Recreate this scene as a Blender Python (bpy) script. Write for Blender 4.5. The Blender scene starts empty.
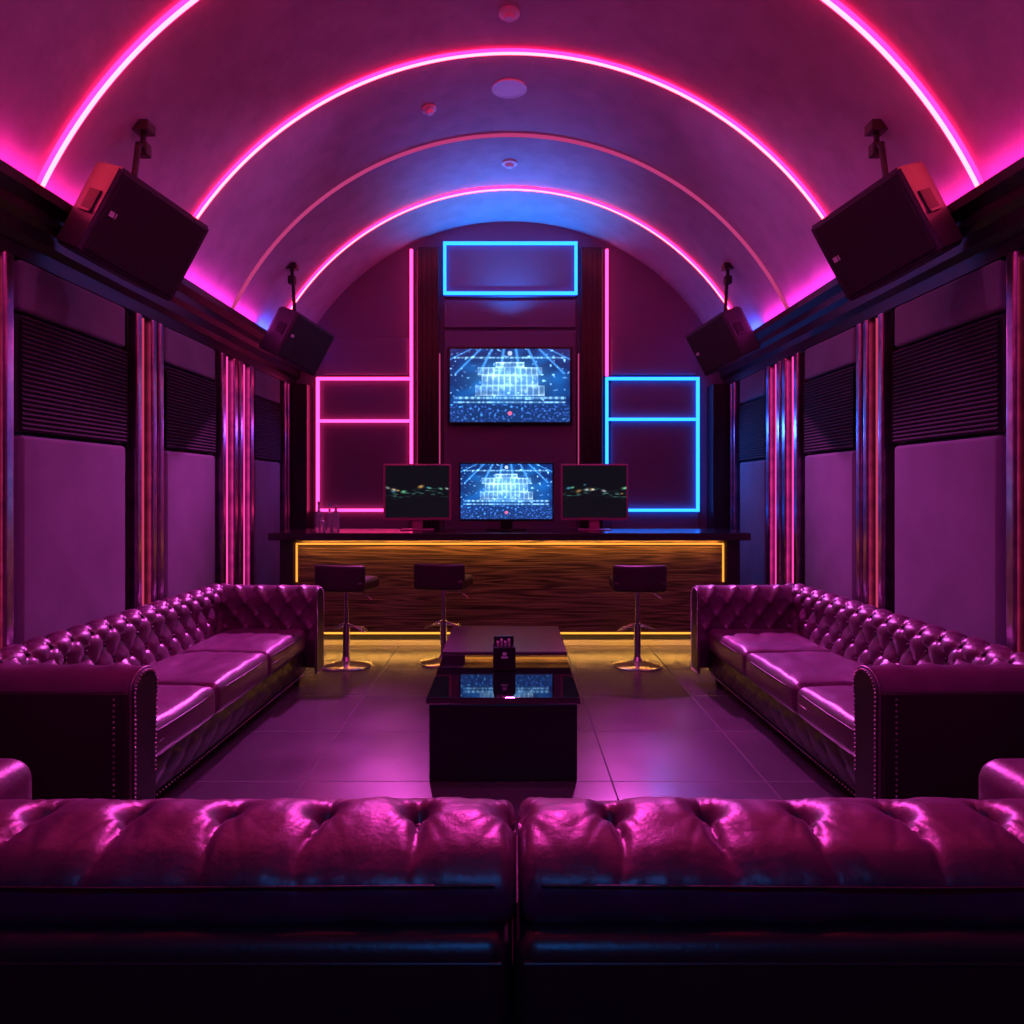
import bpy, bmesh, math, random
from mathutils import Vector, Matrix, noise
random.seed(7)
scene = bpy.context.scene
COL = scene.collection
scene.view_settings.view_transform = 'Standard'
scene.view_settings.look = 'None'

# ------------------------------------------------------------ materials
def mat(name, color, rough=0.5, metal=0.0, bump=None, emis=None, estr=0.0, spec=0.5, coat=0.0, trans=0.0, var=None, ior=None):
    m = bpy.data.materials.new(name); m.use_nodes = True
    nt = m.node_tree; b = nt.nodes['Principled BSDF']
    b.inputs['Base Color'].default_value = (*color, 1)
    b.inputs['Roughness'].default_value = rough
    b.inputs['Metallic'].default_value = metal
    b.inputs['Specular IOR Level'].default_value = spec
    b.inputs['Coat Weight'].default_value = coat
    b.inputs['Coat Roughness'].default_value = 0.15
    b.inputs['Transmission Weight'].default_value = trans
    if ior: b.inputs['IOR'].default_value = ior
    if emis:
        b.inputs['Emission Color'].default_value = (*emis, 1)
        b.inputs['Emission Strength'].default_value = estr
    tc = None
    if bump or var:
        tc = nt.nodes.new('ShaderNodeTexCoord')
    if bump:
        kind, sc, st, dist = bump
        if kind == 'noise':
            t = nt.nodes.new('ShaderNodeTexNoise'); t.inputs['Detail'].default_value = 6; out = t.outputs['Fac']
        else:
            t = nt.nodes.new('ShaderNodeTexVoronoi'); out = t.outputs['Distance']
        t.inputs['Scale'].default_value = sc
        nt.links.new(tc.outputs['Object'], t.inputs['Vector'])
        bp = nt.nodes.new('ShaderNodeBump'); bp.inputs['Strength'].default_value = st; bp.inputs['Distance'].default_value = dist
        nt.links.new(out, bp.inputs['Height']); nt.links.new(bp.outputs['Normal'], b.inputs['Normal'])
    if var:
        sc, c2 = var
        n = nt.nodes.new('ShaderNodeTexNoise'); n.inputs['Scale'].default_value = sc; n.inputs['Detail'].default_value = 5
        nt.links.new(tc.outputs['Object'], n.inputs['Vector'])
        r = nt.nodes.new('ShaderNodeValToRGB')
        r.color_ramp.elements[0].position = .35; r.color_ramp.elements[1].position = .65
        r.color_ramp.elements[0].color = (*color, 1); r.color_ramp.elements[1].color = (*c2, 1)
        nt.links.new(n.outputs['Fac'], r.inputs['Fac']); nt.links.new(r.outputs['Color'], b.inputs['Base Color'])
    return m

def emat(name, color, st):
    m = bpy.data.materials.new(name); m.use_nodes = True
    nt = m.node_tree; nt.nodes.clear()
    e = nt.nodes.new('ShaderNodeEmission'); o = nt.nodes.new('ShaderNodeOutputMaterial')
    e.inputs['Color'].default_value = (*color, 1); e.inputs['Strength'].default_value = st
    nt.links.new(e.outputs[0], o.inputs[0]); return m

M = {}
M['plaster'] = mat('ceiling_plaster', (.41, .34, .45), .75, bump=('noise', 9, .35, .02), var=(5, (.48, .41, .52)))
M['fabric'] = mat('acoustic_fabric', (.17, .15, .20), .92, bump=('noise', 160, .35, .004), var=(3, (.14, .12, .165)))
M['backwall'] = mat('backwall_fabric', (.14, .10, .18), .75, bump=('noise', 120, .3, .004))
M['darkwood'] = mat('dark_lacquer', (.018, .012, .020), .32, bump=('noise', 20, .05, .01))
M['black'] = mat('black_matte', (.012, .010, .014), .6)
M['foam'] = mat('acoustic_foam', (.030, .024, .036), .95, bump=('noise', 200, .3, .003))
M['plastic'] = mat('speaker_plastic', (.06, .045, .07), .42, bump=('noise', 220, .3, .002))
M['grille'] = mat('speaker_grille', (.02, .018, .024), .5, metal=.2, bump=('voronoi', 170, .8, .003))
M['copper'] = mat('brushed_metal_slat', (.62, .38, .56), .28, metal=1, bump=('noise', 14, .12, .01), var=(9, (.36, .22, .38)))
M['leather'] = mat('burgundy_leather', (.125, .019, .090), .38, bump=('noise', 55, .3, .005), var=(7, (.088, .014, .062)), spec=1.0)
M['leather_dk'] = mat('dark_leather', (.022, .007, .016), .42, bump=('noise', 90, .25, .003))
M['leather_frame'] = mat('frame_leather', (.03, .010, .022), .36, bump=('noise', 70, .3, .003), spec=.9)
M['stud'] = mat('nailhead_metal', (.45, .3, .38), .3, metal=1)
M['chrome'] = mat('chrome', (.75, .75, .77), .2, metal=1)
M['stoolseat'] = mat('stool_leather', (.03, .013, .022), .4, bump=('noise', 80, .2, .003))
M['counter'] = mat('counter_stone', (.02, .015, .024), .16, var=(6, (.03, .02, .034)))
M['glass_blk'] = mat('black_glass', (.006, .006, .01), .03, spec=.5, ior=3.0)
M['tablebody'] = mat('table_lacquer', (.014, .010, .018), .25)
M['tabletop2'] = mat('walnut_top', (.06, .035, .045), .28, var=(12, (.085, .05, .06)))
M['bezel'] = mat('monitor_bezel', (.45, .12, .28), .3)
M['bezel_b'] = mat('tv_bezel', (.01, .01, .015), .25)
M['white'] = mat('white_plastic', (.9, .85, .9), .5)
M['toekick'] = mat('toe_kick', (.45, .40, .34), .5)
M['glass'] = mat('clear_glass', (.85, .8, .9), .08, trans=.75)
M['mark'] = mat('badge_mark', (.7, .7, .75), .4)
M['paper'] = mat('napkin_paper', (.35, .3, .33), .9)
# neon
M['pinkcore'] = emat('neon_pink_core', (1, .050, .075), 16)
M['pinkedge'] = emat('neon_pink_edge', (1, .009, .10), 9)
M['magcore'] = emat('neon_magenta_core', (1, .035, .22), 5)
M['dim'] = emat('dim_pink_glow', (.9, .08, .34), .55)  # also makes the ceiling trim arch glow by itself
M['bluecore'] = emat('neon_blue_core', (.012, .15, 1), 5.5)
M['amber'] = emat('led_amber', (1, .34, .045), 1.5)
M['amberb'] = emat('led_amber_base', (1, .34, .045), 1.9)
M['slatled'] = emat('slat_glow_pink', (1, .05, .38), 1.5)  # added glow for the pink streaks in the slat columns
M['slatglow_rose'] = emat('slat_glow_dim_rose', (.95, .07, .20), .6)  # dimmer rose version of the added slat glow

# floor tiles
def floor_mat():
    m = bpy.data.materials.new('floor_tile'); m.use_nodes = True; nt = m.node_tree; b = nt.nodes['Principled BSDF']
    tc = nt.nodes.new('ShaderNodeTexCoord')
    br = nt.nodes.new('ShaderNodeTexBrick'); br.offset = 0.0; br.squash = 1
    br.inputs['Scale'].default_value = 1; br.inputs['Brick Width'].default_value = .8; br.inputs['Row Height'].default_value = .8
    br.inputs['Mortar Size'].default_value = .0045; br.inputs['Color1'].default_value = (1, 1, 1, 1); br.inputs['Color2'].default_value = (.86, .86, .86, 1)
    br.inputs['Mortar'].default_value = (.12, .12, .12, 1); br.inputs['Mortar Smooth'].default_value = .1
    mp = nt.nodes.new('ShaderNodeMapping'); mp.inputs['Location'].default_value = (.27, .1, 0)
    nt.links.new(tc.outputs['Object'], mp.inputs['Vector']); nt.links.new(mp.outputs[0], br.inputs['Vector'])
    n = nt.nodes.new('ShaderNodeTexNoise'); n.inputs['Scale'].default_value = 2.0; n.inputs['Detail'].default_value = 6; n.inputs['Roughness'].default_value = .5
    nt.links.new(tc.outputs['Object'], n.inputs['Vector'])
    r = nt.nodes.new('ShaderNodeValToRGB'); r.color_ramp.elements[0].color = (.060, .046, .062, 1); r.color_ramp.elements[1].color = (.082, .064, .084, 1)
    r.color_ramp.elements[0].position = .3; r.color_ramp.elements[1].position = .72
    nt.links.new(n.outputs['Fac'], r.inputs['Fac'])
    mx = nt.nodes.new('ShaderNodeMix'); mx.data_type = 'RGBA'; mx.blend_type = 'MULTIPLY'; mx.inputs[0].default_value = 1
    nt.links.new(r.outputs['Color'], mx.inputs[6]); nt.links.new(br.outputs['Color'], mx.inputs[7]); nt.links.new(mx.outputs[2], b.inputs['Base Color'])
    mr = nt.nodes.new('ShaderNodeMapRange'); mr.inputs[1].default_value = .25; mr.inputs[2].default_value = .75; mr.inputs[3].default_value = .22; mr.inputs[4].default_value = .28
    nt.links.new(n.outputs['Fac'], mr.inputs[0])
    inv = nt.nodes.new('ShaderNodeMath'); inv.operation = 'MULTIPLY_ADD'; inv.inputs[1].default_value = .5
    nt.links.new(br.outputs['Fac'], inv.inputs[0]); nt.links.new(mr.outputs[0], inv.inputs[2]); nt.links.new(inv.outputs[0], b.inputs['Roughness'])
    b.inputs['Specular IOR Level'].default_value = .9
    bp = nt.nodes.new('ShaderNodeBump'); bp.inputs['Strength'].default_value = .5; bp.inputs['Distance'].default_value = .004
    inv2 = nt.nodes.new('ShaderNodeMath'); inv2.operation = 'SUBTRACT'; inv2.inputs[0].default_value = 1
    nt.links.new(br.outputs['Fac'], inv2.inputs[1])
    nt.links.new(inv2.outputs[0], bp.inputs['Height']); nt.links.new(bp.outputs[0], b.inputs['Normal'])
    return m
M['floor'] = floor_mat()

def zebra_mat():
    m = bpy.data.materials.new('zebrano_wood'); m.use_nodes = True; nt = m.node_tree; b = nt.nodes['Principled BSDF']
    tc = nt.nodes.new('ShaderNodeTexCoord')
    mp = nt.nodes.new('ShaderNodeMapping'); mp.inputs['Scale'].default_value = (.22, 1, 6)
    nt.links.new(tc.outputs['Object'], mp.inputs['Vector'])
    n = nt.nodes.new('ShaderNodeTexNoise'); n.inputs['Scale'].default_value = 1.3; n.inputs['Detail'].default_value = 2; n.inputs['Distortion'].default_value = .15
    nt.links.new(mp.outputs[0], n.inputs['Vector'])
    ml = nt.nodes.new('ShaderNodeMath'); ml.operation = 'MULTIPLY'; ml.inputs[1].default_value = 90
    nt.links.new(n.outputs['Fac'], ml.inputs[0])
    sn = nt.nodes.new('ShaderNodeMath'); sn.operation = 'SINE'; nt.links.new(ml.outputs[0], sn.inputs[0])
    mp2 = nt.nodes.new('ShaderNodeMapping'); mp2.inputs['Scale'].default_value = (2, 1, 90)
    nt.links.new(tc.outputs['Object'], mp2.inputs['Vector'])
    n2 = nt.nodes.new('ShaderNodeTexNoise'); n2.inputs['Scale'].default_value = 1; n2.inputs['Detail'].default_value = 4
    nt.links.new(mp2.outputs[0], n2.inputs['Vector'])
    ad = nt.nodes.new('ShaderNodeMath'); ad.operation = 'MULTIPLY_ADD'; ad.inputs[1].default_value = .15
    nt.links.new(sn.outputs[0], ad.inputs[0]); nt.links.new(n2.outputs['Fac'], ad.inputs[2])
    r = nt.nodes.new('ShaderNodeValToRGB')
    r.color_ramp.elements[0].position = .3; r.color_ramp.elements[0].color = (.03, .016, .014, 1)
    r.color_ramp.elements[1].position = .8; r.color_ramp.elements[1].color = (.22, .13, .09, 1)
    nt.links.new(ad.outputs[0], r.inputs['Fac']); nt.links.new(r.outputs['Color'], b.inputs['Base Color'])
    b.inputs['Roughness'].default_value = .4
    bp = nt.nodes.new('ShaderNodeBump'); bp.inputs['Strength'].default_value = .5; bp.inputs['Distance'].default_value = .006
    nt.links.new(ad.outputs[0], bp.inputs['Height']); nt.links.new(bp.outputs[0], b.inputs['Normal'])
    return m
M['zebra'] = zebra_mat()

# ------------------------------------------------------------ helpers
def empty(name, loc=(0, 0, 0), rot=(0, 0, 0)):
    e = bpy.data.objects.new(name, None); e.empty_display_size = .1
    e.location = loc; e.rotation_euler = rot; COL.objects.link(e); return e

def link(name, me, parent=None, m=None, loc=(0, 0, 0), rot=(0, 0, 0), smooth=False):
    o = bpy.data.objects.new(name, me); COL.objects.link(o)
    o.location = loc; o.rotation_euler = rot
    if parent: o.parent = parent
    if m is not None and len(me.materials) == 0: me.materials.append(M[m] if isinstance(m, str) else m)
    if smooth:
        for p in me.polygons: p.use_smooth = True
    return o

def box(name, x0, x1, y0, y1, z0, z1, m, parent=None, bev=0.0, seg=2):
    bm = bmesh.new(); bmesh.ops.create_cube(bm, size=1)
    for v in bm.verts:
        v.co = Vector(((x0 + x1) / 2 + v.co.x * (x1 - x0), (y0 + y1) / 2 + v.co.y * (y1 - y0), (z0 + z1) / 2 + v.co.z * (z1 - z0)))
    if bev > 0: bmesh.ops.bevel(bm, geom=bm.edges[:], offset=bev, segments=seg, affect='EDGES', profile=.5)
    me = bpy.data.meshes.new(name); bm.to_mesh(me); bm.free()
    return link(name, me, parent, m)

def boxes(name, lst, m, parent=None, bev=0.0):
    bm = bmesh.new()
    for (x0, x1, y0, y1, z0, z1) in lst:
        r = bmesh.ops.create_cube(bm, size=1)
        for v in r['verts']:
            v.co = Vector(((x0 + x1) / 2 + v.co.x * (x1 - x0), (y0 + y1) / 2 + v.co.y * (y1 - y0), (z0 + z1) / 2 + v.co.z * (z1 - z0)))
    if bev > 0: bmesh.ops.bevel(bm, geom=bm.edges[:], offset=bev, segments=1, affect='EDGES')
    me = bpy.data.meshes.new(name); bm.to_mesh(me); bm.free()
    return link(name, me, parent, m)

def meshpy(name, verts, faces, m, parent=None, smooth=False, loc=(0, 0, 0), rot=(0, 0, 0)):
    me = bpy.data.meshes.new(name); me.from_pydata(verts, [], faces); me.update()
    bm = bmesh.new(); bm.from_mesh(me); bmesh.ops.recalc_face_normals(bm, faces=bm.faces[:]); bm.to_mesh(me); bm.free()
    return link(name, me, parent, m, loc, rot, smooth)

def rbox(name, c, h, r, m, parent=None, puff=(0, 0, 0), n=10, fn=None, rot=(0, 0, 0)):
    """soft rounded box: centre c, half sizes h, corner radius r; puff = outward bulge per axis"""
    def axis(hh):
        a = [-hh + r * t for t in (0, .12, .3, .55, .8)]
        b = [(-hh + r) + (2 * hh - 2 * r) * i / n for i in range(n + 1)]
        return a + b + [-t for t in reversed(a)]
    A = [axis(h[i]) for i in range(3)]
    bm = bmesh.new()
    for ax in range(3):
        o1, o2 = [(1, 2), (0, 2), (0, 1)][ax]
        for s in (-1, 1):
            g = []
            for p in A[o1]:
                row = []
                for q in A[o2]:
                    co = [0, 0, 0]; co[ax] = s * h[ax]; co[o1] = p; co[o2] = q
                    row.append(bm.verts.new(co))
                g.append(row)
            for i in range(len(g) - 1):
                for j in range(len(g[0]) - 1):
                    bm.faces.new((g[i][j], g[i + 1][j], g[i + 1][j + 1], g[i][j + 1]))
    bmesh.ops.remove_doubles(bm, verts=bm.verts[:], dist=1e-5)
    for v in bm.verts:
        q = Vector([max(-h[i] + r, min(h[i] - r, v.co[i])) for i in range(3)])
        d = v.co - q
        if d.length > 1e-7:
            v.co = q + d.normalized() * r
        nx, ny, nz = [v.co[i] / h[i] for i in range(3)]
        v.co.x += math.copysign(1, nx) * puff[0] * max(0, 1 - ny * ny) * max(0, 1 - nz * nz) * min(1, abs(nx) ** 2)
        v.co.y += math.copysign(1, ny) * puff[1] * max(0, 1 - nx * nx) * max(0, 1 - nz * nz) * min(1, abs(ny) ** 2)
        v.co.z += math.copysign(1, nz) * puff[2] * (max(0, 1 - nx ** 4) * max(0, 1 - ny ** 4)) ** .7 * min(1, abs(nz) ** 2)
        if fn: fn(v)
    bmesh.ops.recalc_face_normals(bm, faces=bm.faces[:])
    me = bpy.data.meshes.new(name); bm.to_mesh(me); bm.free()
    return link(name, me, parent, m, c, rot, True)

def tube(name, pts, r, m, parent=None, cyclic=False):
    cu = bpy.data.curves.new(name, 'CURVE'); cu.dimensions = '3D'; cu.bevel_depth = r; cu.bevel_resolution = 4; cu.use_fill_caps = True
    s = cu.splines.new('POLY'); s.points.add(len(pts) - 1)
    for i, p in enumerate(pts): s.points[i].co = (*p, 1)
    s.use_cyclic_u = cyclic
    for sp in cu.splines: sp.use_smooth = True
    o = bpy.data.objects.new(name, cu); COL.objects.link(o); cu.materials.append(M[m])
    if parent: o.parent = parent
    return o

def lathe(name, prof, m, parent=None, loc=(0, 0, 0), seg=32, rot=(0, 0, 0)):
    vs = []; fs = []
    k = len(prof)
    for i in range(seg):
        a = 2 * math.pi * i / seg
        for (r, z) in prof: vs.append((max(r, 1e-4) * math.cos(a), max(r, 1e-4) * math.sin(a), z))
    for i in range(seg):
        for j in range(k - 1):
            a = i * k + j; b = ((i + 1) % seg) * k + j
            fs.append((a, b, b + 1, a + 1))
    o = meshpy(name, vs, fs, m, parent, True, loc, rot)
    bm = bmesh.new(); bm.from_mesh(o.data); bmesh.ops.remove_doubles(bm, verts=bm.verts[:], dist=3e-4); bmesh.ops.recalc_face_normals(bm, faces=bm.faces[:]); bm.to_mesh(o.data); bm.free()
    for p in o.data.polygons: p.use_smooth = True
    md = o.modifiers.new('es', 'EDGE_SPLIT'); md.split_angle = math.radians(40)
    return o

def studs(name, pts, r, m, parent):
    bm = bmesh.new()
    for p in pts:
        bmesh.ops.create_icosphere(bm, subdivisions=1, radius=r, matrix=Matrix.Translation(p))
    me = bpy.data.meshes.new(name); bm.to_mesh(me); bm.free()
    return link(name, me, parent, m, smooth=True)

# ------------------------------------------------------------ room
W = 2.6; YB = 8.93; YF = -1.6; CR = 2.77; CZ = 1.92
def vz(x): return CZ + math.sqrt(CR * CR - x * x)
meshpy('floor', [(-W - .1, YF - .1, 0), (W + .1, YF - .1, 0), (W + .1, YB + .1, 0), (-W - .1, YB + .1, 0), (-W - .1, YF - .1, -.1), (W + .1, YF - .1, -.1), (W + .1, YB + .1, -.1), (-W - .1, YB + .1, -.1)],
       [(0, 1, 2, 3), (4, 5, 6, 7), (0, 1, 5, 4), (1, 2, 6, 5), (2, 3, 7, 6), (3, 0, 4, 7)], 'floor')
N = 64; a0 = math.asin(2.62 / CR)
vs = []; fs = []
for i in range(N + 1):
    a = -a0 + 2 * a0 * i / N
    for R in (CR, CR + .12):
        for y in (YF - .1, YB + .1): vs.append((R * math.sin(a), y, CZ + R * math.cos(a)))
for i in range(N):
    b = i * 4; c = b + 4
    fs += [(b, b + 1, c + 1, c), (b + 2, b + 3, c + 3, c + 2), (b, c, c + 2, b + 2), (b + 1, c + 1, c + 3, b + 3)]
ceil = meshpy('ceiling', vs, fs, 'plaster', smooth=True)
md = ceil.modifiers.new('es', 'EDGE_SPLIT'); md.split_angle = math.radians(30)
box('wall_left', -W - .1, -W, YF - .1, YB + .1, 0, 2.95, 'darkwood')
box('wall_right', W, W + .1, YF - .1, YB + .1, 0, 2.95, 'darkwood')
def endwall(name, y0, y1, m):
    pts = [(-W, 0), (W, 0)]
    for i in range(N + 1):
        a = a0 - 2 * a0 * i / N; pts.append((CR * math.sin(a), CZ + CR * math.cos(a)))
    k = len(pts)
    v = [(p[0], y0, p[1]) for p in pts] + [(p[0], y1, p[1]) for p in pts]
    f = [tuple(range(k)), tuple(range(k, 2 * k))] + [(i, (i + 1) % k, k + (i + 1) % k, k + i) for i in range(k)]
    return meshpy(name, v, f, m)
endwall('wall_back', YB, YB + .1, 'backwall')
endwall('wall_front', YF - .1, YF, 'black')

# cornice
def cornice(s, name):
    prof = [(2.6, 2.72), (2.545, 2.72), (2.545, 2.80), (2.50, 2.83), (2.50, 2.90), (2.46, 2.93), (2.46, 2.985), (2.40, 3.02), (2.40, 3.075), (2.44, 3.09), (2.535, 3.09), (2.6, 2.9)]
    k = len(prof)
    v = [(s * p[0], YF, p[1]) for p in prof] + [(s * p[0], YB, p[1]) for p in prof]
    f = [tuple(range(k)), tuple(range(k, 2 * k))] + [(i, (i + 1) % k, k + (i + 1) % k, k + i) for i in range(k)]
    meshpy(name, v, f, 'darkwood')
cornice(-1, 'trim_1'); cornice(1, 'trim_2')
box('baseboard_left', -W, -W + .03, YF, 7.0, 0, .12, 'darkwood', bev=.006)
box('baseboard_right', W - .03, W, YF, 7.0, 0, .12, 'darkwood', bev=.006)
box('trim_3', -W, -W + .26, 8.64, 8.93, 0, 2.72, 'darkwood', bev=.01)
box('trim_4', W - .26, W, 8.64, 8.93, 0, 2.72, 'darkwood', bev=.01)

# wall bays
def wpanel(s, y0, y1):
    g = empty('acoustic_wall_panel', (s * W, (y0 + y1) / 2, 0))
    hw = (y1 - y0) / 2
    rbox('lower_pad', (-s * .035, 0, .97), (.035, hw - .03, .83), .025, 'fabric', g, n=6)
    rbox('upper_pad', (-s * .035, 0, 2.58), (.035, hw - .03, .135), .025, 'fabric', g, n=6)
    boxes('foam_back', [(min(0, -s * .04), max(0, -s * .04), -hw + .02, hw - .02, 1.815, 2.43)], 'foam', g)
    nr = 24; v = []; f = []
    for i in range(nr * 4 + 1):
        z = 1.82 + .605 * i / (nr * 4); ph = i % 4
        d = (.062, .071, .076, .071)[ph]
        for y in (-hw + .03, hw - .03): v.append((-s * d, y, z))
    for i in range(nr * 4): f.append((2 * i, 2 * i + 1, 2 * i + 3, 2 * i + 2))
    meshpy('foam_ribs', v, f, 'foam', g)
def slats(s, y0, y1, n, glow):
    g = empty('metal_slat_column', (s * W, (y0 + y1) / 2, 0))
    hw = (y1 - y0) / 2
    p = (y1 - y0) / n
    boxes('backing', [(min(0, -s * .03), max(0, -s * .03), -hw, hw, 0.12, 2.72)], 'darkwood', g)
    for i in range(n):
        yc = -hw + p * (i + .5)
        if i in glow:
            box('glow_strip_%d' % i, min(-s * .03, -s * .065), max(-s * .03, -s * .065), yc - .007, yc + .007, .14, 2.70, glow[i], g)  # glowing strip added among the metal slats for vertical streaks
        else:
            rbox('slat_%d' % i, (-s * .05, yc, 1.42), (.045, p * .32, 1.29), .018, 'copper', g, n=4)
for s in (-1, 1):
    wpanel(s, 3.86, 4.98); wpanel(s, 5.5, 6.48); wpanel(s, 7.42, 8.3)
    wpanel(s, 2.4, 3.3); wpanel(s, 0.9, 1.95); wpanel(s, -.6, .4)
    slats(s, 3.34, 3.82, 4, {2: 'slatglow_rose'})
    slats(s, 5.03, 5.46, 4, {1: 'slatglow_rose'} )
    slats(s, 6.52, 7.38, 6, {1: 'slatled', 4: 'slatled'})
    slats(s, 1.98, 2.36, 4, {1: 'slatled'})
    slats(s, 8.36, 8.6, 2, {})
    slats(s, .45, .85, 4, {1: 'slatled'})

# neon arches
def arch(name, y, core, edge, w=.026, ex=2.5):
    g = empty(name, (0, y, 0))
    A = math.asin(ex / CR); n = 96
    def strip(nm, ya, yb, r0, r1, m):
        v = []; f = []
        for i in range(n + 1):
            a = -A + 2 * A * i / n
            for R in (r0, r1):
                for yy in (ya, yb): v.append((R * math.sin(a), yy, CZ + R * math.cos(a)))
        for i in range(n):
            b = i * 4; c = b + 4
            f += [(b, b + 1, c + 1, c), (b + 2, b + 3, c + 3, c + 2), (b, c, c + 2, b + 2), (b + 1, c + 1, c + 3, b + 3)]
        f += [(0, 1, 3, 2), (n * 4, n * 4 + 1, n * 4 + 3, n * 4 + 2)]
        meshpy(nm, v, f, m, g)
    strip('diffuser_core', -w / 2, w / 2, CR - .03, CR - .004, core)
    if edge:
        strip('diffuser_edge_near', -w / 2 - .011, -w / 2 - .001, CR - .024, CR - .004, edge)
        strip('diffuser_edge_far', w / 2 + .001, w / 2 + .011, CR - .024, CR - .004, edge)
for y in (3.96, 5.42, 7.9): arch('glowing_trim_arch', y, 'pinkcore', 'pinkedge')
arch('glowing_trim_arch', 2.5, 'pinkcore', 'pinkedge')
arch('glowing_trim_arch', 6.7, 'dim', None, w=.016)  # ceiling trim; its lit pink look is put in as weak emission

# back wall paneling
g = empty('bar_wall_paneling', (0, YB, 0))
for i, (x0, x1, z0, z1) in enumerate([(-.78, .78, 3.42, 3.74), (-.78, .78, 1.0, 3.38), (-.78, .78, 3.78, 4.44), (-2.28, -1.2, .4, 2.80), (1.2, 2.24, .4, 2.80), (-2.2, -1.2, 2.86, 3.3), (1.2, 2.2, 2.86, 3.3)]):
    box('panel_%d' % i, x0, x1, -.045, 0, z0, z1, 'backwall', g, .008)
for s in (-1, 1):
    boxes('fluted_column', [(s * .965 - .13, s * .965 + .13, -.09, 0, 0.3, 4.36)], 'darkwood', g, .01)
    boxes('flutes', [(s * .965 - .11 + .06 * k, s * .965 - .11 + .06 * k + .03, -.105, -.085, .3, 4.34) for k in range(4)], 'darkwood', g)
def neonrect(name, segs, m, t=.034):
    g = empty(name, (0, YB, 0)); L = []
    for (x0, z0, x1, z1) in segs:
        L.append((min(x0, x1) - t / 2, max(x0, x1) + t / 2, -.085, -.05, min(z0, z1) - t / 2, max(z0, z1) + t / 2))
    boxes('tube', L, m, g)
    boxes('mount', [(a, b, -.05, 0, e, f) for (a, b, c, d, e, f) in L], 'black', g)
neonrect('blue_neon_frame', [(-.77, 4.41, .78, 4.41), (-.77, 3.82, .78, 3.82), (-.77, 3.82, -.77, 4.41), (.78, 3.82, .78, 4.41)], 'bluecore')
neonrect('pink_neon_frame', [(-1.165, 4.32, -1.165, 1.256), (-2.27, 2.81, -1.165, 2.81), (-2.27, 2.31, -1.165, 2.31), (-2.27, 1.256, -1.165, 1.256), (-2.27, 1.256, -2.27, 2.81)], 'magcore')
neonrect('pink_neon_line', [(1.145, 4.32, 1.145, 2.86)], 'magcore')
neonrect('blue_neon_frame', [(1.145, 2.81, 2.22, 2.81), (1.145, 2.33, 2.22, 2.33), (1.145, 1.256, 2.22, 1.256), (1.145, 1.256, 1.145, 2.81), (2.22, 1.256, 2.22, 2.81)], 'bluecore')
neonrect('pink_neon_line', [(-.83, 1.6, -.83, 3.1)], 'dim', .012)
neonrect('pink_neon_line', [(.81, 1.6, .81, 3.1)], 'dim', .012)

# ------------------------------------------------------------ screens
def screen_mesh(name, w, h, fn, strength, parent, loc, nx=300, ny=180):
    v = []; f = []; cols = []
    for j in range(ny + 1):
        for i in range(nx + 1):
            u = i / nx; t = j / ny
            v.append(((u - .5) * w, 0, (t - .5) * h)); cols.append((*fn(u, t), 1))
    for j in range(ny):
        for i in range(nx):
            a = j * (nx + 1) + i; f.append((a, a + 1, a + nx + 2, a + nx + 1))
    me = bpy.data.meshes.new(name); me.from_pydata(v, [], f)
    at = me.color_attributes.new('pic', 'FLOAT_COLOR', 'POINT')
    at.data.foreach_set('color', [c for q in cols for c in q])
    m = bpy.data.materials.new(name + '_image'); m.use_nodes = True; nt = m.node_tree
    b = nt.nodes['Principled BSDF']; a = nt.nodes.new('ShaderNodeAttribute'); a.attribute_name = 'pic'
    b.inputs['Base Color'].default_value = (.01, .01, .012, 1); b.inputs['Roughness'].default_value = .15
    nt.links.new(a.outputs['Color'], b.inputs['Emission Color']); b.inputs['Emission Strength'].default_value = strength
    return link(name, me, parent, m, loc)
def nz(x, y, s): return noise.noise(Vector((x, y, s)))
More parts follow.
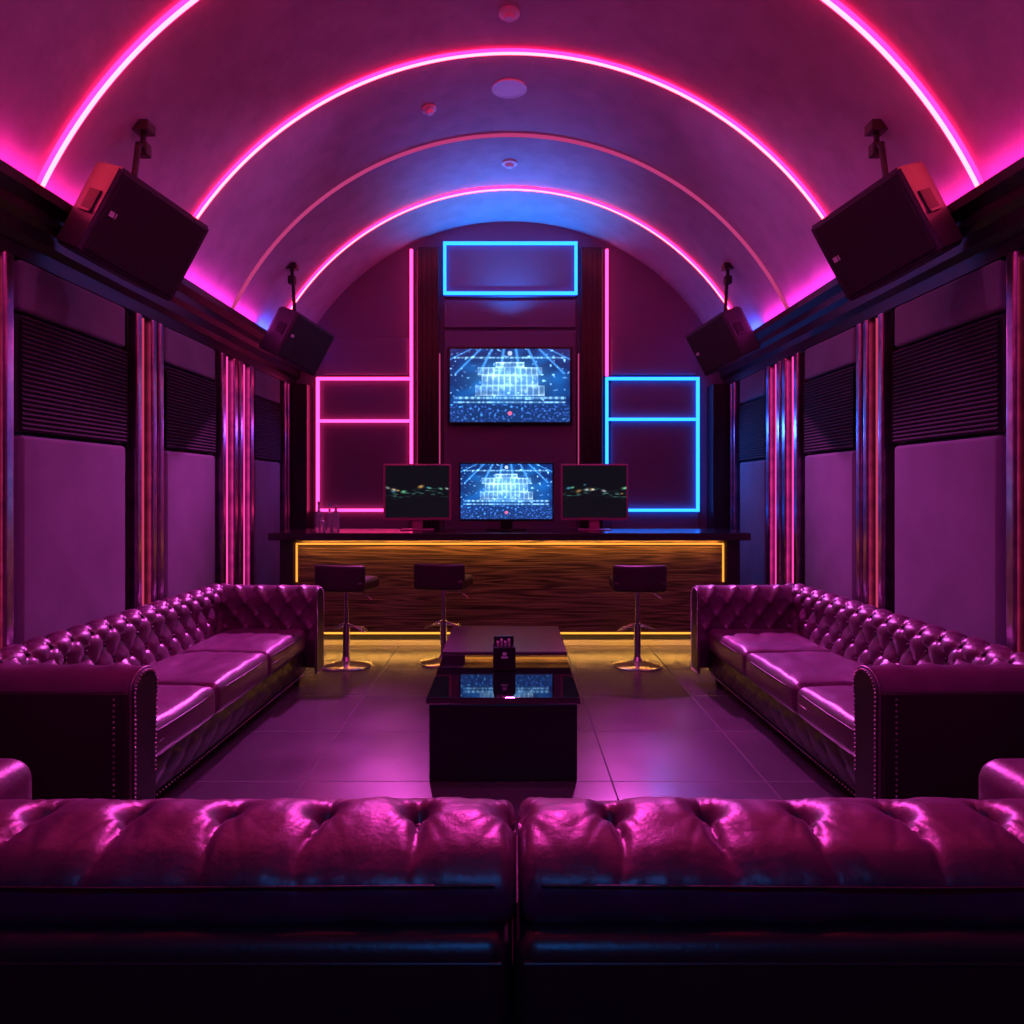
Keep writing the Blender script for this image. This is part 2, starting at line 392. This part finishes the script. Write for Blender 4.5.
def stage(u, t):
    # concert stage: dark blue hall, light rig, white trussed set, crowd below
    r, g, b = .003, .016, .11
    n = nz(u * 6, t * 6, 3)
    b += .30 * max(0, n + .1); g += .08 * max(0, n + .1)
    dx = u - .5
    halo = math.exp(-(dx * dx * 13 + (t - .56) ** 2 * 18)); r += .03 * halo; g += .18 * halo; b += .42 * halo
    for k in range(8):
        ang = (k - 3.5) * .32; cx = .5 + (k - 3.5) * .11
        x = cx - (.95 - t) * math.tan(ang) * -.6
        if t > .66:
            q = math.exp(-((u - x) / .010) ** 2) * .8; r += .06 * q; g += .3 * q; b += .8 * q
    tiers = ((.36, .50, .29, 12), (.50, .64, .235, 10), (.64, .75, .27, 12), (.75, .82, .12, 4))
    for (t0, t1, hw, bays) in tiers:
        if t0 <= t < t1 and abs(dx) < hw:
            k = (dx / hw + 1) / 2 * bays; fr = abs(k % 1 - .5)
            ed = min(t - t0, t1 - t)
            q = .22 + .75 * max(0, nz(u * 26, t * 22, 5))
            q += .85 * math.exp(-((fr - .5) / .11) ** 2)
            q += .80 * math.exp(-(ed / .014) ** 2)
            q *= (.75 + .9 * nz(u * 7, t * 9, 4)) * (1.15 - .6 * abs(dx) / .29)
            q = max(0, q)
            r += .42 * q; g += .72 * q; b += .95 * q
    for zz, ww in ((.33, .014), (.27, .010), (.88, .010)):
        if abs(t - zz) < ww * 2 and abs(dx) < .47:
            q = math.exp(-((t - zz) / ww) ** 2) * (.3 + .8 * max(0, min(1, nz(u * 40, zz * 9, 2) * 3 + .3)))
            r += .25 * q; g += .6 * q; b += 1.0 * q
    s = nz(u * 34, t * 24, 8)
    if s > .42: q = (s - .42) * 4; r += .2 * q; g += .5 * q; b += 1.0 * q
    if t < .24:
        q = max(0, nz(u * 44, t * 36, 12)) * 2.0; f = .5 + t * 2; r = .005 + .03 * q; g = .03 + .18 * q * q * f; b = .12 + .55 * q * f
    if (dx * 1.6) ** 2 + (t - .12) ** 2 < .0008: r, g, b = .7, .12, .25
    if dx ** 2 * 2.5 + (t - .94) ** 2 < .0010: r, g, b = .4, .5, .8
    return r, g, b
def city(seed):
    def fn(u, t):
        r, g, b = .003, .004, .007
        yy = .55 + .04 * math.sin(u * 7 + seed)
        for k in range(11):
            cx = (math.sin(k * 12.9898 + seed) * 43758.5) % 1; cy = yy + .05 * math.sin(k * 3.1 + seed)
            rr = .010 + .010 * ((k * .37 + seed) % 1)
            q = math.exp(-(((u - cx) / (rr * 1.6)) ** 2 + ((t - cy) / rr) ** 2)) * (.25 + .5 * ((k * .61 + seed * .3) % 1))
            c = k % 4
            r += q * (.9, .2, .8, .1)[c]; g += q * (.5, .7, .9, .5)[c]; b += q * (.15, .4, .9, .8)[c]
        e = math.exp(-((t - yy + .08) / .05) ** 2); s = nz(u * 10 + seed, t * 44, seed + 4)
        if s > .1: q = e * (s - .1); r += .10 * q; g += .30 * q; b += .26 * q
        return r, g, b
    return fn
g = empty('wall_television', (0, YB, 2.725))
box('housing', -.735, .735, -.10, -.045, -.46, .46, 'bezel_b', g, .008)
screen_mesh('display', 1.41, .86, stage, 1.5, g, (0, -.104, 0))
g = empty('bar_television', (-.035, 7.5, 1.1))
box('housing', -.475, .475, 0, .05, .09, .68, 'bezel_b', g, .008)
screen_mesh('display', .915, .55, stage, 1.7, g, (0, -.004, .385))
box('neck', -.06, .06, .02, .045, .008, .12, 'bezel_b', g); box('foot', -.2, .2, -.07, .12, 0, .012, 'bezel_b', g, .004)
for xc, sd, rz in ((-.92, 3, .05), (.84, 11, -.05)):
    g = empty('bar_monitor', (xc, 7.45, 1.1), (0, 0, rz))
    box('housing', -.335, .335, 0, .045, .10, .66, 'bezel', g, .01)
    screen_mesh('display', .63, .515, city(sd), 1.1, g, (0, -.004, .385))
    box('neck', -.05, .05, .02, .04, .008, .12, 'bezel', g); box('foot', -.16, .16, -.06, .12, 0, .012, 'bezel', g, .004)

# ------------------------------------------------------------ bar
g = empty('bar_counter', (0, 7.2, 0))
box('countertop', -2.26, 2.25, -.2, .55, 1.03, 1.10, 'counter', g, .008)
box('front_cladding', -2.06, 2.06, 0, .04, .14, 1.03, 'zebra', g, .004)
box('carcass', -2.2, 2.2, .04, .5, .06, 1.03, 'black', g)
box('plinth', -2.1, 2.1, .08, .46, 0, .06, 'black', g)
for s in (-1, 1):
    box('end_post', s * 2.13 - .065, s * 2.13 + .065, -.04, .04, 0, 1.03, 'darkwood', g, .006)
    box('side_led', s * 2.045 - .008, s * 2.045 + .008, -.012, -.001, .62, .992, 'amber', g)
box('top_led', -2.05, 2.05, -.014, -.001, .977, .992, 'amber', g)
box('base_led', -2.04, 2.04, -.0, .03, .118, .13, 'amberb', g)
box('base_shelf', -2.06, 2.06, .05, .07, .0, .14, 'toekick', g)
def bottle(x, y, hgt, r):
    g = empty('glass_bottle', (x, y, 1.1))
    lathe('body', [(0, 0), (r, 0), (r, hgt * .58), (r * .85, hgt * .66), (r * .36, hgt * .76), (r * .34, hgt * .97), (r * .42, hgt), (0, hgt)], 'glass', g, seg=20)
    lathe('cap', [(0, hgt), (r * .4, hgt), (r * .4, hgt + .02), (0, hgt + .02)], 'chrome', g, seg=16)
bottle(-1.86, 7.30, .27, .034); bottle(-1.77, 7.36, .25, .032); bottle(-1.69, 7.28, .27, .034); bottle(-1.80, 7.20, .16, .03)

# ------------------------------------------------------------ bar stools
def stool(x, y, rz):
    g = empty('bar_stool', (x, y, 0), (0, 0, rz))
    lathe('base', [(0, 0), (.205, 0), (.21, .008), (.195, .018), (.10, .03), (.045, .045), (.03, .08), (0, .08)], 'chrome', g, seg=40)
    lathe('column', [(0, .05), (.03, .05), (.03, .36), (.02, .37), (.02, .64), (.05, .65), (.05, .665), (0, .665)], 'chrome', g, seg=20)
    rbox('seat', (0, .02, .70), (.22, .20, .045), .03, 'stoolseat', g, puff=(0, 0, .012), n=8)
    def bend(v):
        v.co.y += (v.co.x / .22) ** 2 * .05
    rbox('backrest', (0, -.185, .765), (.225, .025, .11), .022, 'stoolseat', g, n=8, fn=bend)
    pts = [(.16 * math.sin(a) * 1.0, .02 + .17 * math.cos(a), .30) for a in [math.radians(d) for d in range(-100, 101, 10)]]
    tube('footrest', [(-.02, 0, .36)] + [pts[0]] + pts[1:-1] + [pts[-1]] + [(.02, 0, .36)], .010, 'chrome', g)
    tube('lift_lever', [(.03, 0, .655), (.12, .02, .63), (.20, .03, .58), (.215, .03, .565)], .006, 'chrome', g)
stool(-1.40, 6.42, -.2); stool(-.58, 6.55, -.18); stool(1.09, 6.42, -.02)

# ------------------------------------------------------------ tables
g = empty('coffee_table', (-.035, 3.90, 0))
box('body', -.385, .385, 0, .97, .0, .40, 'tablebody', g, .006)
box('glass_top', -.40, .40, -.01, .985, .402, .438, 'glass_blk', g, .004)
g = empty('coffee_table', (-.035, 4.93, 0))
box('body', -.39, .39, 0, .88, .0, .41, 'tablebody', g, .006)
box('wood_top', -.41, .41, -.01, .90, .412, .45, 'tabletop2', g, .005)
g = empty('napkin_holder', (-.035, 4.50, .440), (0, 0, .06))
box('base', -.066, .066, -.055, .055, 0, .14, 'tablebody', g, .005)
box('back_plate', -.06, .06, .025, .045, .14, .19, 'tablebody', g, .004)
boxes('napkins', [(-.045 + .022 * k, -.030 + .022 * k, -.03, .02, .135, .165 + .012 * (k % 2)) for k in range(4)], 'paper', g, .002)
boxes('badge', [(-.02, .02, -.0565, -.055, .075, .085), (-.012, .012, -.0565, -.055, .092, .110)], 'mark', g)

# ------------------------------------------------------------ chesterfield sofas
def tuft(u, v, a, b, v0, rows, A, B, r):
    j = (v - v0) / b
    fade = 1.0
    if j < 0: jj = 0.0; fade = max(.0, 1 + j * .8)
    elif j > rows - 1: jj = rows - 1.0; fade = max(0, 1 - (j - rows + 1) * .8)
    else: jj = j
    p = u / a - jj / 2; q = u / a + jj / 2
    m = min(abs(math.sin(math.pi * p)), abs(math.sin(math.pi * q)))
    h = A * (m ** .55 - .75) * fade
    best = 9
    for k in (math.floor(j), math.floor(j) + 1):
        if 0 <= k <= rows - 1:
            uo = (u / a - k / 2); uo -= round(uo)
            d = math.hypot(uo * a, (j - k) * b); best = min(best, d)
    h -= B * math.exp(-(best / r) ** 2)
    return h

def resample(prof, step):
    out = [Vector(prof[0])]
    for i in range(len(prof) - 1):
        a = Vector(prof[i]); b = Vector(prof[i + 1]); n = max(1, int(round((b - a).length / step)))
        for k in range(1, n + 1): out.append(a.lerp(b, k / n))
    return out
def smoothp(p, it=3):
    for _ in range(it):
        q = [p[0]]
        for i in range(1, len(p) - 1): q.append((p[i - 1] + p[i] * 2 + p[i + 1]) / 4)
        q.append(p[-1]); p = q
    return p

def sweep(name, prof, L, m, parent, tf, disp=None, step=.013, sm=6, caps=True, endround=0.0):
    P = smoothp(resample([(a, b) for a, b in prof], step), sm)
    S = [0]
    for i in range(1, len(P)): S.append(S[-1] + (P[i] - P[i - 1]).length)
    Nn = []
    for i in range(len(P)):
        t = P[min(i + 1, len(P) - 1)] - P[max(i - 1, 0)]
        t.normalize(); Nn.append(Vector((-t.y, t.x)))
    nu = int(L / step)
    us = [-L / 2 + L * i / nu for i in range(nu + 1)]
    v = []; f = []
    k = len(P)
    for u in us:
        e = 1.0
        if endround > 0:
            dd = L / 2 - abs(u)
            if dd < endround:
                t = 1 - dd / endround; e = math.sqrt(max(0, 1 - t * t))
        for i in range(k):
            h = disp(u, S[i]) if disp else 0
            if endround > 0: h *= e; off = -endround * (1 - e)
            else: off = 0
            q = P[i] + Nn[i] * (h + off)
            v.append(tf(q.x, u, q.y))
    for a in range(len(us) - 1):
        for i in range(k - 1):
            b = a * k + i; f.append((b, b + 1, b + k + 1, b + k))
        f.append((a * k, (a + 1) * k, (a + 1) * k + k - 1, a * k + k - 1))
    if caps:
        f.append(tuple(range(k))); f.append(tuple(range((len(us) - 1) * k, len(us) * k)))
    o = meshpy(name, v, f, m, parent, True)
    md = o.modifiers.new('es', 'EDGE_SPLIT'); md.split_angle = math.radians(55)
    return o, P, S

def button_pts(P, S, L, a, b, v0, rows, tf, margin=.03, sink=-.004):
    pts = []
    for k in range(rows):
        s = v0 + k * b
        i = min(range(len(S)), key=lambda n: abs(S[n] - s))
        t = P[min(i + 1, len(P) - 1)] - P[max(i - 1, 0)]; t.normalize(); n = Vector((-t.y, t.x))
        q = P[i] + n * sink
        u = -math.ceil(L / 2 / a) * a + (k % 2) * a / 2
        while u <= L / 2 - margin:
            if u >= -L / 2 + margin: pts.append(tf(q.x, u, q.y))
            u += a
    return pts

def chesterfield(x, y, rz, L=2.86):
    g = empty('chesterfield_sofa', (x, y, 0), (0, 0, rz)); g.scale = (1, 1, .975)
    AT = .21
    prof = [(-.21, .36), (-.235, .50), (-.265, .62), (-.25, .70), (-.275, .765), (-.335, .795), (-.40, .785), (-.45, .74), (-.455, .67), (-.43, .60), (-.42, .40), (-.42, .10)]
    a, b, v0, rows = .175, .105, .10, 5
    tf = lambda d, u, z: (d, u, z)
    o, P, S = sweep('back', prof, L - .02, 'leather', g, tf, lambda u, s: -tuft(u, s, a, b, v0, rows, .026, .026, .022))
    pts = button_pts(P, S, L - .5, a, b, v0, rows, tf, sink=.017)
    for s in (-1, 1):
        ya = s * (L / 2 - AT)
        prof2 = [(0, .36), (-.0, .50), (-.005, .62), (-.02, .70), (.01, .755), (.06, .785), (.13, .785), (.185, .75), (.215, .70), (.21, .62), (.205, .5), (.205, .10)]
        tf2 = (lambda d, u, z, ya=ya, s=s: (u + .085, ya + s * d, z))
        o2, P2, S2 = sweep('arm', prof2, .73, 'leather', g, tf2, lambda u, q: -tuft(u, q, .165, .105, .10, 4, .022, .024, .022), caps=True)
        pts += button_pts(P2, S2, .66, .165, .105, .10, 4, tf2, sink=.015)
        ring = smoothp(resample([(0.01, .30), (.0, .62), (-.015, .70), (.012, .75), (.06, .775), (.13, .775), (.18, .745), (.205, .70), (.2, .62), (.2, .10), (.01, .10)], .02), 2)
        v = [(.452, ya + s * p.x, p.y) for p in ring] + [(.468, ya + s * (p.x * .93 + .007), p.y * .985 + .005) for p in ring]
        k = len(ring)
        f = [tuple(range(k, 2 * k))] + [(i, (i + 1) % k, k + (i + 1) % k, k + i) for i in range(k)] + [tuple(range(k))]
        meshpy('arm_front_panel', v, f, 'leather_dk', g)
        tube('arm_piping', [(.455, ya + s * p.x, p.y) for p in ring], .007, 'leather', g, True)
        nail = [(.469, ya + s * (.012 + (p.x - .1) * .88 + .088), p.y * .975 + .008) for p in resample([(p.x, p.y) for p in ring], .022)]
        nail += [(.40, ya + s * .226, .12 + .024 * i) for i in range(24)]
        studs('nailheads', nail, .0065, 'stud', g)
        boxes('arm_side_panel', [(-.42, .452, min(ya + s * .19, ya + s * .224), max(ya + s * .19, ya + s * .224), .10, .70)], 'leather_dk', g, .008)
    studs('buttons', pts, .012, 'leather_dk', g)
    fr = .345
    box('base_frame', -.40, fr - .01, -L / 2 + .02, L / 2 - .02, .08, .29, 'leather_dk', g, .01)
    Lf = L - 2 * AT + .02
    sweep('base_apron', [(fr - .02, .285), (fr + .0, .28), (fr + .012, .2), (fr + .0, .10), (fr - .02, .085)], Lf, 'leather_frame', g, tf,
          lambda u, s: tuft(u, s, .20, .075, .03, 3, .006, .006, .02), step=.014, sm=2)
    studs('apron_nailheads', [(fr + .018, -Lf / 2 + .03 * i, .093) for i in range(int(Lf / .03))], .006, 'stud', g)
    cl = (L - 2 * AT) / 3
    for i in range(3):
        yc = -(L - 2 * AT) / 2 + cl * (i + .5)
        def wr(v, i=i):
            w = noise.noise(Vector((v.co.x * 5 + i * 7, v.co.y * 5, 1))) * .010 + noise.noise(Vector((v.co.x * 14 + i * 7, v.co.y * 9, 4))) * .005
            if v.co.z > 0: v.co.z += w
        rbox('seat_cushion_%d' % i, (.085, yc, .365), (.305, cl / 2 - .003, .085), .04, 'leather', g, puff=(.012, 0, .025), n=22, fn=wr)
        tube('seat_piping_%d' % i, [(.383, yc - cl / 2 + .03, .415), (.396, yc - cl / 4, .418), (.400, yc, .419), (.396, yc + cl / 4, .418), (.383, yc + cl / 2 - .03, .415)], .005, 'leather_dk', g)
    for sx in (-.34, .28):
        for sy in (-1, 1):
            lathe('foot', [(0, 0), (.022, 0), (.03, .05), (.035, .09), (0, .09)], 'darkwood', g, loc=(sx, sy * (L / 2 - .12), 0), seg=16)
chesterfield(-1.985, 4.54, -.03)
chesterfield(1.945, 4.54, math.pi + .03)

# ------------------------------------------------------------ front sofa, seen from behind
g = empty('tufted_leather_sofa', (0, 0, 0))
HW = 1.5
for s, nm in ((-1, 'back_cushion_a'), (1, 'back_cushion_b')):
    cx = s * (HW / 2) + .015
    L = HW - .006
    prof = [(1.42, .715), (1.375, .72), (1.36, .76), (1.375, .805), (1.43, .838), (1.52, .852), (1.62, .850), (1.69, .830), (1.725, .78), (1.72, .70), (1.70, .55)]
    tf = (lambda d, u, z, cx=cx: (cx + u, d, z))
    a = .198
    off = (.19 * s + .0 - cx) if s < 0 else (.212 - cx)
    def disp(u, q, off=off):
        uu = u - off
        qb = .33
        ph = uu / a; ph -= round(ph)
        ax = abs(ph) * a
        dq = qb - q
        env = 1.0
        if dq > 0: env = max(0, 1 - max(0, dq - .04) / .20)
        else: env = max(0, 1 - (-dq) / .10)
        kk = round(uu / a)
        wob = .014 * math.sin(q * 20 + kk * 2.1) * min(1, abs(dq) * 7)
        cr = math.exp(-(abs(ph * a + wob) / .010) ** 1.2) * .016 * env
        sag = (abs(math.sin(math.pi * ph)) ** .55) * .018 * env
        side = 0
        for sg in (-1, 1):
            side += math.exp(-(abs(ph * a - sg * (dq * .45 + .004)) / .008) ** 1.5) * .008 * math.exp(-abs(dq) / .07)
            side += math.exp(-(abs(ph * a - sg * (dq * .95 + .004)) / .009) ** 1.5) * .006 * math.exp(-abs(dq) / .04)
        bt = math.exp(-(math.hypot(ax, dq) / .030) ** 2) * .030
        w = noise.noise(Vector((u * 9, q * 9, 2 + off))) * .005 + noise.noise(Vector((u * 26, q * 12, 5 + off))) * .003
        return -cr + sag - side - bt + w
    o, P, S = sweep(nm, prof, L, 'leather', g, tf, disp, step=.0065, sm=12, endround=.03)
    i = min(range(len(S)), key=lambda n: abs(S[n] - .33))
    pts = []
    for k in range(-9, 10):
        u = off + k * a
        if abs(u) < L / 2 - .05: pts.append(tf(P[i].x, u, P[i].y - .034))
    studs(nm + '_buttons', pts, .011, 'leather', g)
    tube(nm + '_seam', [(cx - L / 2 + .04, 1.372, .800), (cx, 1.362, .800), (cx + L / 2 - .04, 1.372, .800)], .003, 'leather_dk', g)
for s in (-1, 1):
    cx = s * (HW / 2) + .005
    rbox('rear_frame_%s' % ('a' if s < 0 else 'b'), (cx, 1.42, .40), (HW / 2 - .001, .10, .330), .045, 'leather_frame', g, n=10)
    tube('frame_piping_%s' % ('a' if s < 0 else 'b'), [(cx - HW / 2 + .02, 1.323, .688), (cx + HW / 2 - .02, 1.323, .688)], .005, 'leather_frame', g)
box('seat_base', -HW, HW, 1.45, 2.36, .10, .30, 'leather_dk', g, .02)
for s in (-1, 1):
    rbox('seat_cushion_%s' % ('a' if s < 0 else 'b'), (s * HW / 2, 2.05, .37), (HW / 2 - .004, .33, .08), .045, 'leather', g, puff=(0, .01, .02), n=12)
    rbox('arm_%s' % ('l' if s < 0 else 'r'), (s * 1.65 - .015, 1.86, .375), (.16, .55, .30), .07, 'leather', g, puff=(.01, 0, .01), n=12)
    for yy in (1.42, 2.3):
        lathe('foot', [(0, 0), (.025, 0), (.03, .05), (.03, .11), (0, .11)], 'darkwood', g, loc=(s * 1.4, yy, 0), seg=16)

# ------------------------------------------------------------ speakers
def speaker(x, y, z, rot, sc):
    g = empty('wall_speaker', (x, y, z), rot); g.scale = (sc, sc, sc)
    wf, wb, h, d = .29, .20, .25, .22
    plan = [(-wf, -d), (wf, -d), (wf, -d + .28), (wb, d), (-wb, d), (-wf, -d + .28)]
    bm = bmesh.new()
    lo = [bm.verts.new((p[0], p[1], -h)) for p in plan]; hi = [bm.verts.new((p[0], p[1], h)) for p in plan]
    bm.faces.new(lo); bm.faces.new(hi)
    for i in range(6): bm.faces.new((lo[i], lo[(i + 1) % 6], hi[(i + 1) % 6], hi[i]))
    bmesh.ops.recalc_face_normals(bm, faces=bm.faces[:])
    bmesh.ops.bevel(bm, geom=bm.edges[:], offset=.014, segments=3, affect='EDGES')
    me = bpy.data.meshes.new('cabinet'); bm.to_mesh(me); bm.free()
    link('cabinet', me, g, 'plastic')
    box('grille', -wf + .022, wf - .022, -d - .012, -d + .01, -h + .022, h - .022, 'grille', g, .01)
    boxes('badge', [(-wf + .05, -wf + .075, -d - .015, -d - .011, -.01, .02), (-wf + .082, -wf + .088, -d - .015, -d - .011, -.01, .02)], 'mark', g)
    for s in (-1, 1):
        box('handle_recess', s * (wf + .002) - .006, s * (wf + .002) + .006, -d + .06, -d + .19, -.03, .09, 'black', g, .004)
        box('handle_bar', s * (wf + .008) - .006, s * (wf + .008) + .006, -d + .06, -d + .19, -.042, -.026, 'plastic', g, .003)
    return g
for s in (-1, 1):
    for (x, y, z, sc, bx, by) in ((2.13, 4.2, 2.96, .98, 2.15, 4.4), (2.04, 7.1, 2.92, .88, 2.12, 7.3)):
        speaker(s * x, y, z, (math.radians(22), math.radians(-s * 16), -s * math.radians(60)), sc)
        b = empty('speaker_bracket', (s * bx, by, 0))
        zt = vz(bx); ox = s * (x - bx); oy = y - by
        box('ceiling_plate', -.05, .05, -.05, .05, zt - .06, zt + .0, 'black', b, .005)
        tube('arm', [(0, 0, zt - .02), (0, .0, zt - .12), (ox * .4, oy * .4, zt - .18), (ox, oy + .02, z + .20 * sc)], .017, 'black', b)
        box('joint', -.035, .035, -.035, .035, zt - .20, zt - .12, 'black', b, .01)
        box('yoke', ox - .05, ox + .05, oy - .04, oy + .06, z + .20 * sc, z + .27 * sc, 'black', b, .008)

# ------------------------------------------------------------ ceiling devices
def detector(x, y, r, name):
    z = vz(x); a = math.asin(x / CR)
    g = empty(name, (x, y, z), (0, a, 0))
    if name == 'smoke_detector':
        lathe('body', [(0, -.05), (r * .45, -.05), (r * .55, -.035), (r * .6, -.025), (r, -.02), (r, 0.004), (0, .004)], 'white', g)
    else:
        lathe('rim', [(r * .86, -.012), (r, -.012), (r, .004), (r * .86, .004)], 'white', g)
        lathe('mesh_cover', [(0, -.009), (r * .88, -.009), (r * .88, 0), (0, 0)], 'white', g)
detector(-.005, 4.99, .07, 'smoke_detector'); detector(-.66, 6.1, .06, 'smoke_detector'); detector(-.005, 7.3, .075, 'smoke_detector')
detector(-.005, 5.94, .14, 'ceiling_speaker')

# ------------------------------------------------------------ lamps
def spot(name, loc, tgt, col, power, ang=60, blend=.6, r=.05):
    l = bpy.data.lights.new(name, 'SPOT'); l.color = col; l.energy = power; l.spot_size = math.radians(ang); l.spot_blend = blend; l.shadow_soft_size = r
    o = bpy.data.objects.new(name, l); o.location = loc
    o.rotation_euler = (Vector(tgt) - Vector(loc)).to_track_quat('-Z', 'Y').to_euler(); COL.objects.link(o); return o
def strip(name, loc, rot, sx, sy, col, power):
    l = bpy.data.lights.new(name, 'AREA'); l.shape = 'RECTANGLE'; l.size = sx; l.size_y = sy; l.color = col; l.energy = power
    o = bpy.data.objects.new(name, l); o.location = loc; o.rotation_euler = rot; COL.objects.link(o); return o
for s in (-1, 1):
    for (ya, yb, col, pw) in ((.2, 4.9, (1, .02, .30), 11), (4.9, 7.3, (.95, .03, .55), 6.5), (7.4, 8.8, (.04, .10, 1), 6)):
        strip('cove_fill_strip', (s * 2.42, (ya + yb) / 2, 3.10), (math.pi, s * math.radians(52), 0), .04, yb - ya, col, pw)  # unseen strip on the cornice ledge, added to colour the vault
    spot('magenta_sheen_fill', (s * 1.25, 8.6, 3.4), (s * 1.9, 4.2, .5), (1, .10, .82), 1150, 46, 1, .05)  # added spot without a fixture, gives the side sofa leather its sheen
    spot('violet_wall_fill', (s * .6, 5.6, 4.45), (s * 2.6, 5.9, 1.2), (.85, .17, .95), 58, 110, 1)  # added fill that lifts the wall panels
    spot('violet_wall_fill', (s * .6, 3.2, 4.45), (s * 2.6, 4.0, 1.2), (.85, .18, .85), 30, 100, 1)  # second added fill, for the nearer wall panels
    for (yc, col, pw) in ((3.58, (1, .12, .24), 14), (5.25, (1, .10, .38), 20), (6.95, (1, .04, .5), 34)):
        spot('slat_fill', (s * 2.36, yc, .1), (s * 2.52, yc, 1.9), col, pw, 38, .8, .02)  # unseen floor spot added for highlights on the slats
spot('blue_wall_fill', (1.7, 8.55, 2.2), (2.6, 7.5, 1.4), (.03, .2, 1), 60, 110, 1, .03)  # added fill, boosts the blue neon spill on the far panels
spot('blue_wall_fill', (-1.7, 8.55, 2.2), (-2.6, 7.5, 1.4), (.2, .1, 1), 18, 100, 1, .03)  # weaker added blue fill for the left side
spot('blue_vault_fill', (0, 8.55, 3.3), (0, 8.3, 4.8), (.0, .28, 1), 140, 125, 1)  # unseen spot added to wash the vault end blue
spot('blue_vault_fill', (0, 8.55, 3.3), (0, 6.8, 4.8), (.05, .08, 1), 50, 80, 1)  # second added blue fill, aimed further along the vault
spot('magenta_fill', (-.8, 1.2, 4.3), (-1.9, 4.6, .5), (1, .06, .66), 140, 60, 1)  # added fill over the left sofa, no fixture modelled
spot('magenta_fill', (.8, 1.2, 4.3), (1.9, 4.6, .5), (.9, .06, .8), 140, 60, 1)  # matching added fill over the right sofa
spot('magenta_sheen_fill', (0, 6.2, 4.5), (0, 1.5, .8), (1, .05, .55), 1000, 50, 1)  # added overhead fill that brightens the front sofa cushions
spot('magenta_fill', (0, 4.6, 4.55), (0, 4.6, 0), (.98, .06, .75), 150, 66, 1)  # added downward fill for the floor between the sofas
spot('blue_sheen_fill', (0, -1.0, 3.6), (0, 1.35, .6), (.02, .25, 1), 55, 70, 1)  # unseen spot behind the camera, added for blue sheen on the sofa frame
strip('under_counter_led', (0, 7.14, 1.02), (math.radians(24), 0, 0), 4.0, .02, (1, .40, .07), 12)
strip('toe_kick_led', (0, 7.17, .115), (math.radians(-4), 0, 0), 4.0, .02, (1, .48, .09), 8)

w = bpy.data.worlds.new('World'); scene.world = w; w.use_nodes = True
w.node_tree.nodes['Background'].inputs[0].default_value = (.06, .01, .05, 1); w.node_tree.nodes['Background'].inputs[1].default_value = .2

cam = bpy.data.cameras.new('Camera'); co = bpy.data.objects.new('Camera', cam); COL.objects.link(co)
co.location = (0, 0, 1.53); co.rotation_euler = (math.radians(90), 0, 0)
cam.sensor_width = 36; cam.lens = 26.37; cam.shift_x = .002; cam.shift_y = -.0244; cam.clip_start = .05
scene.camera = co
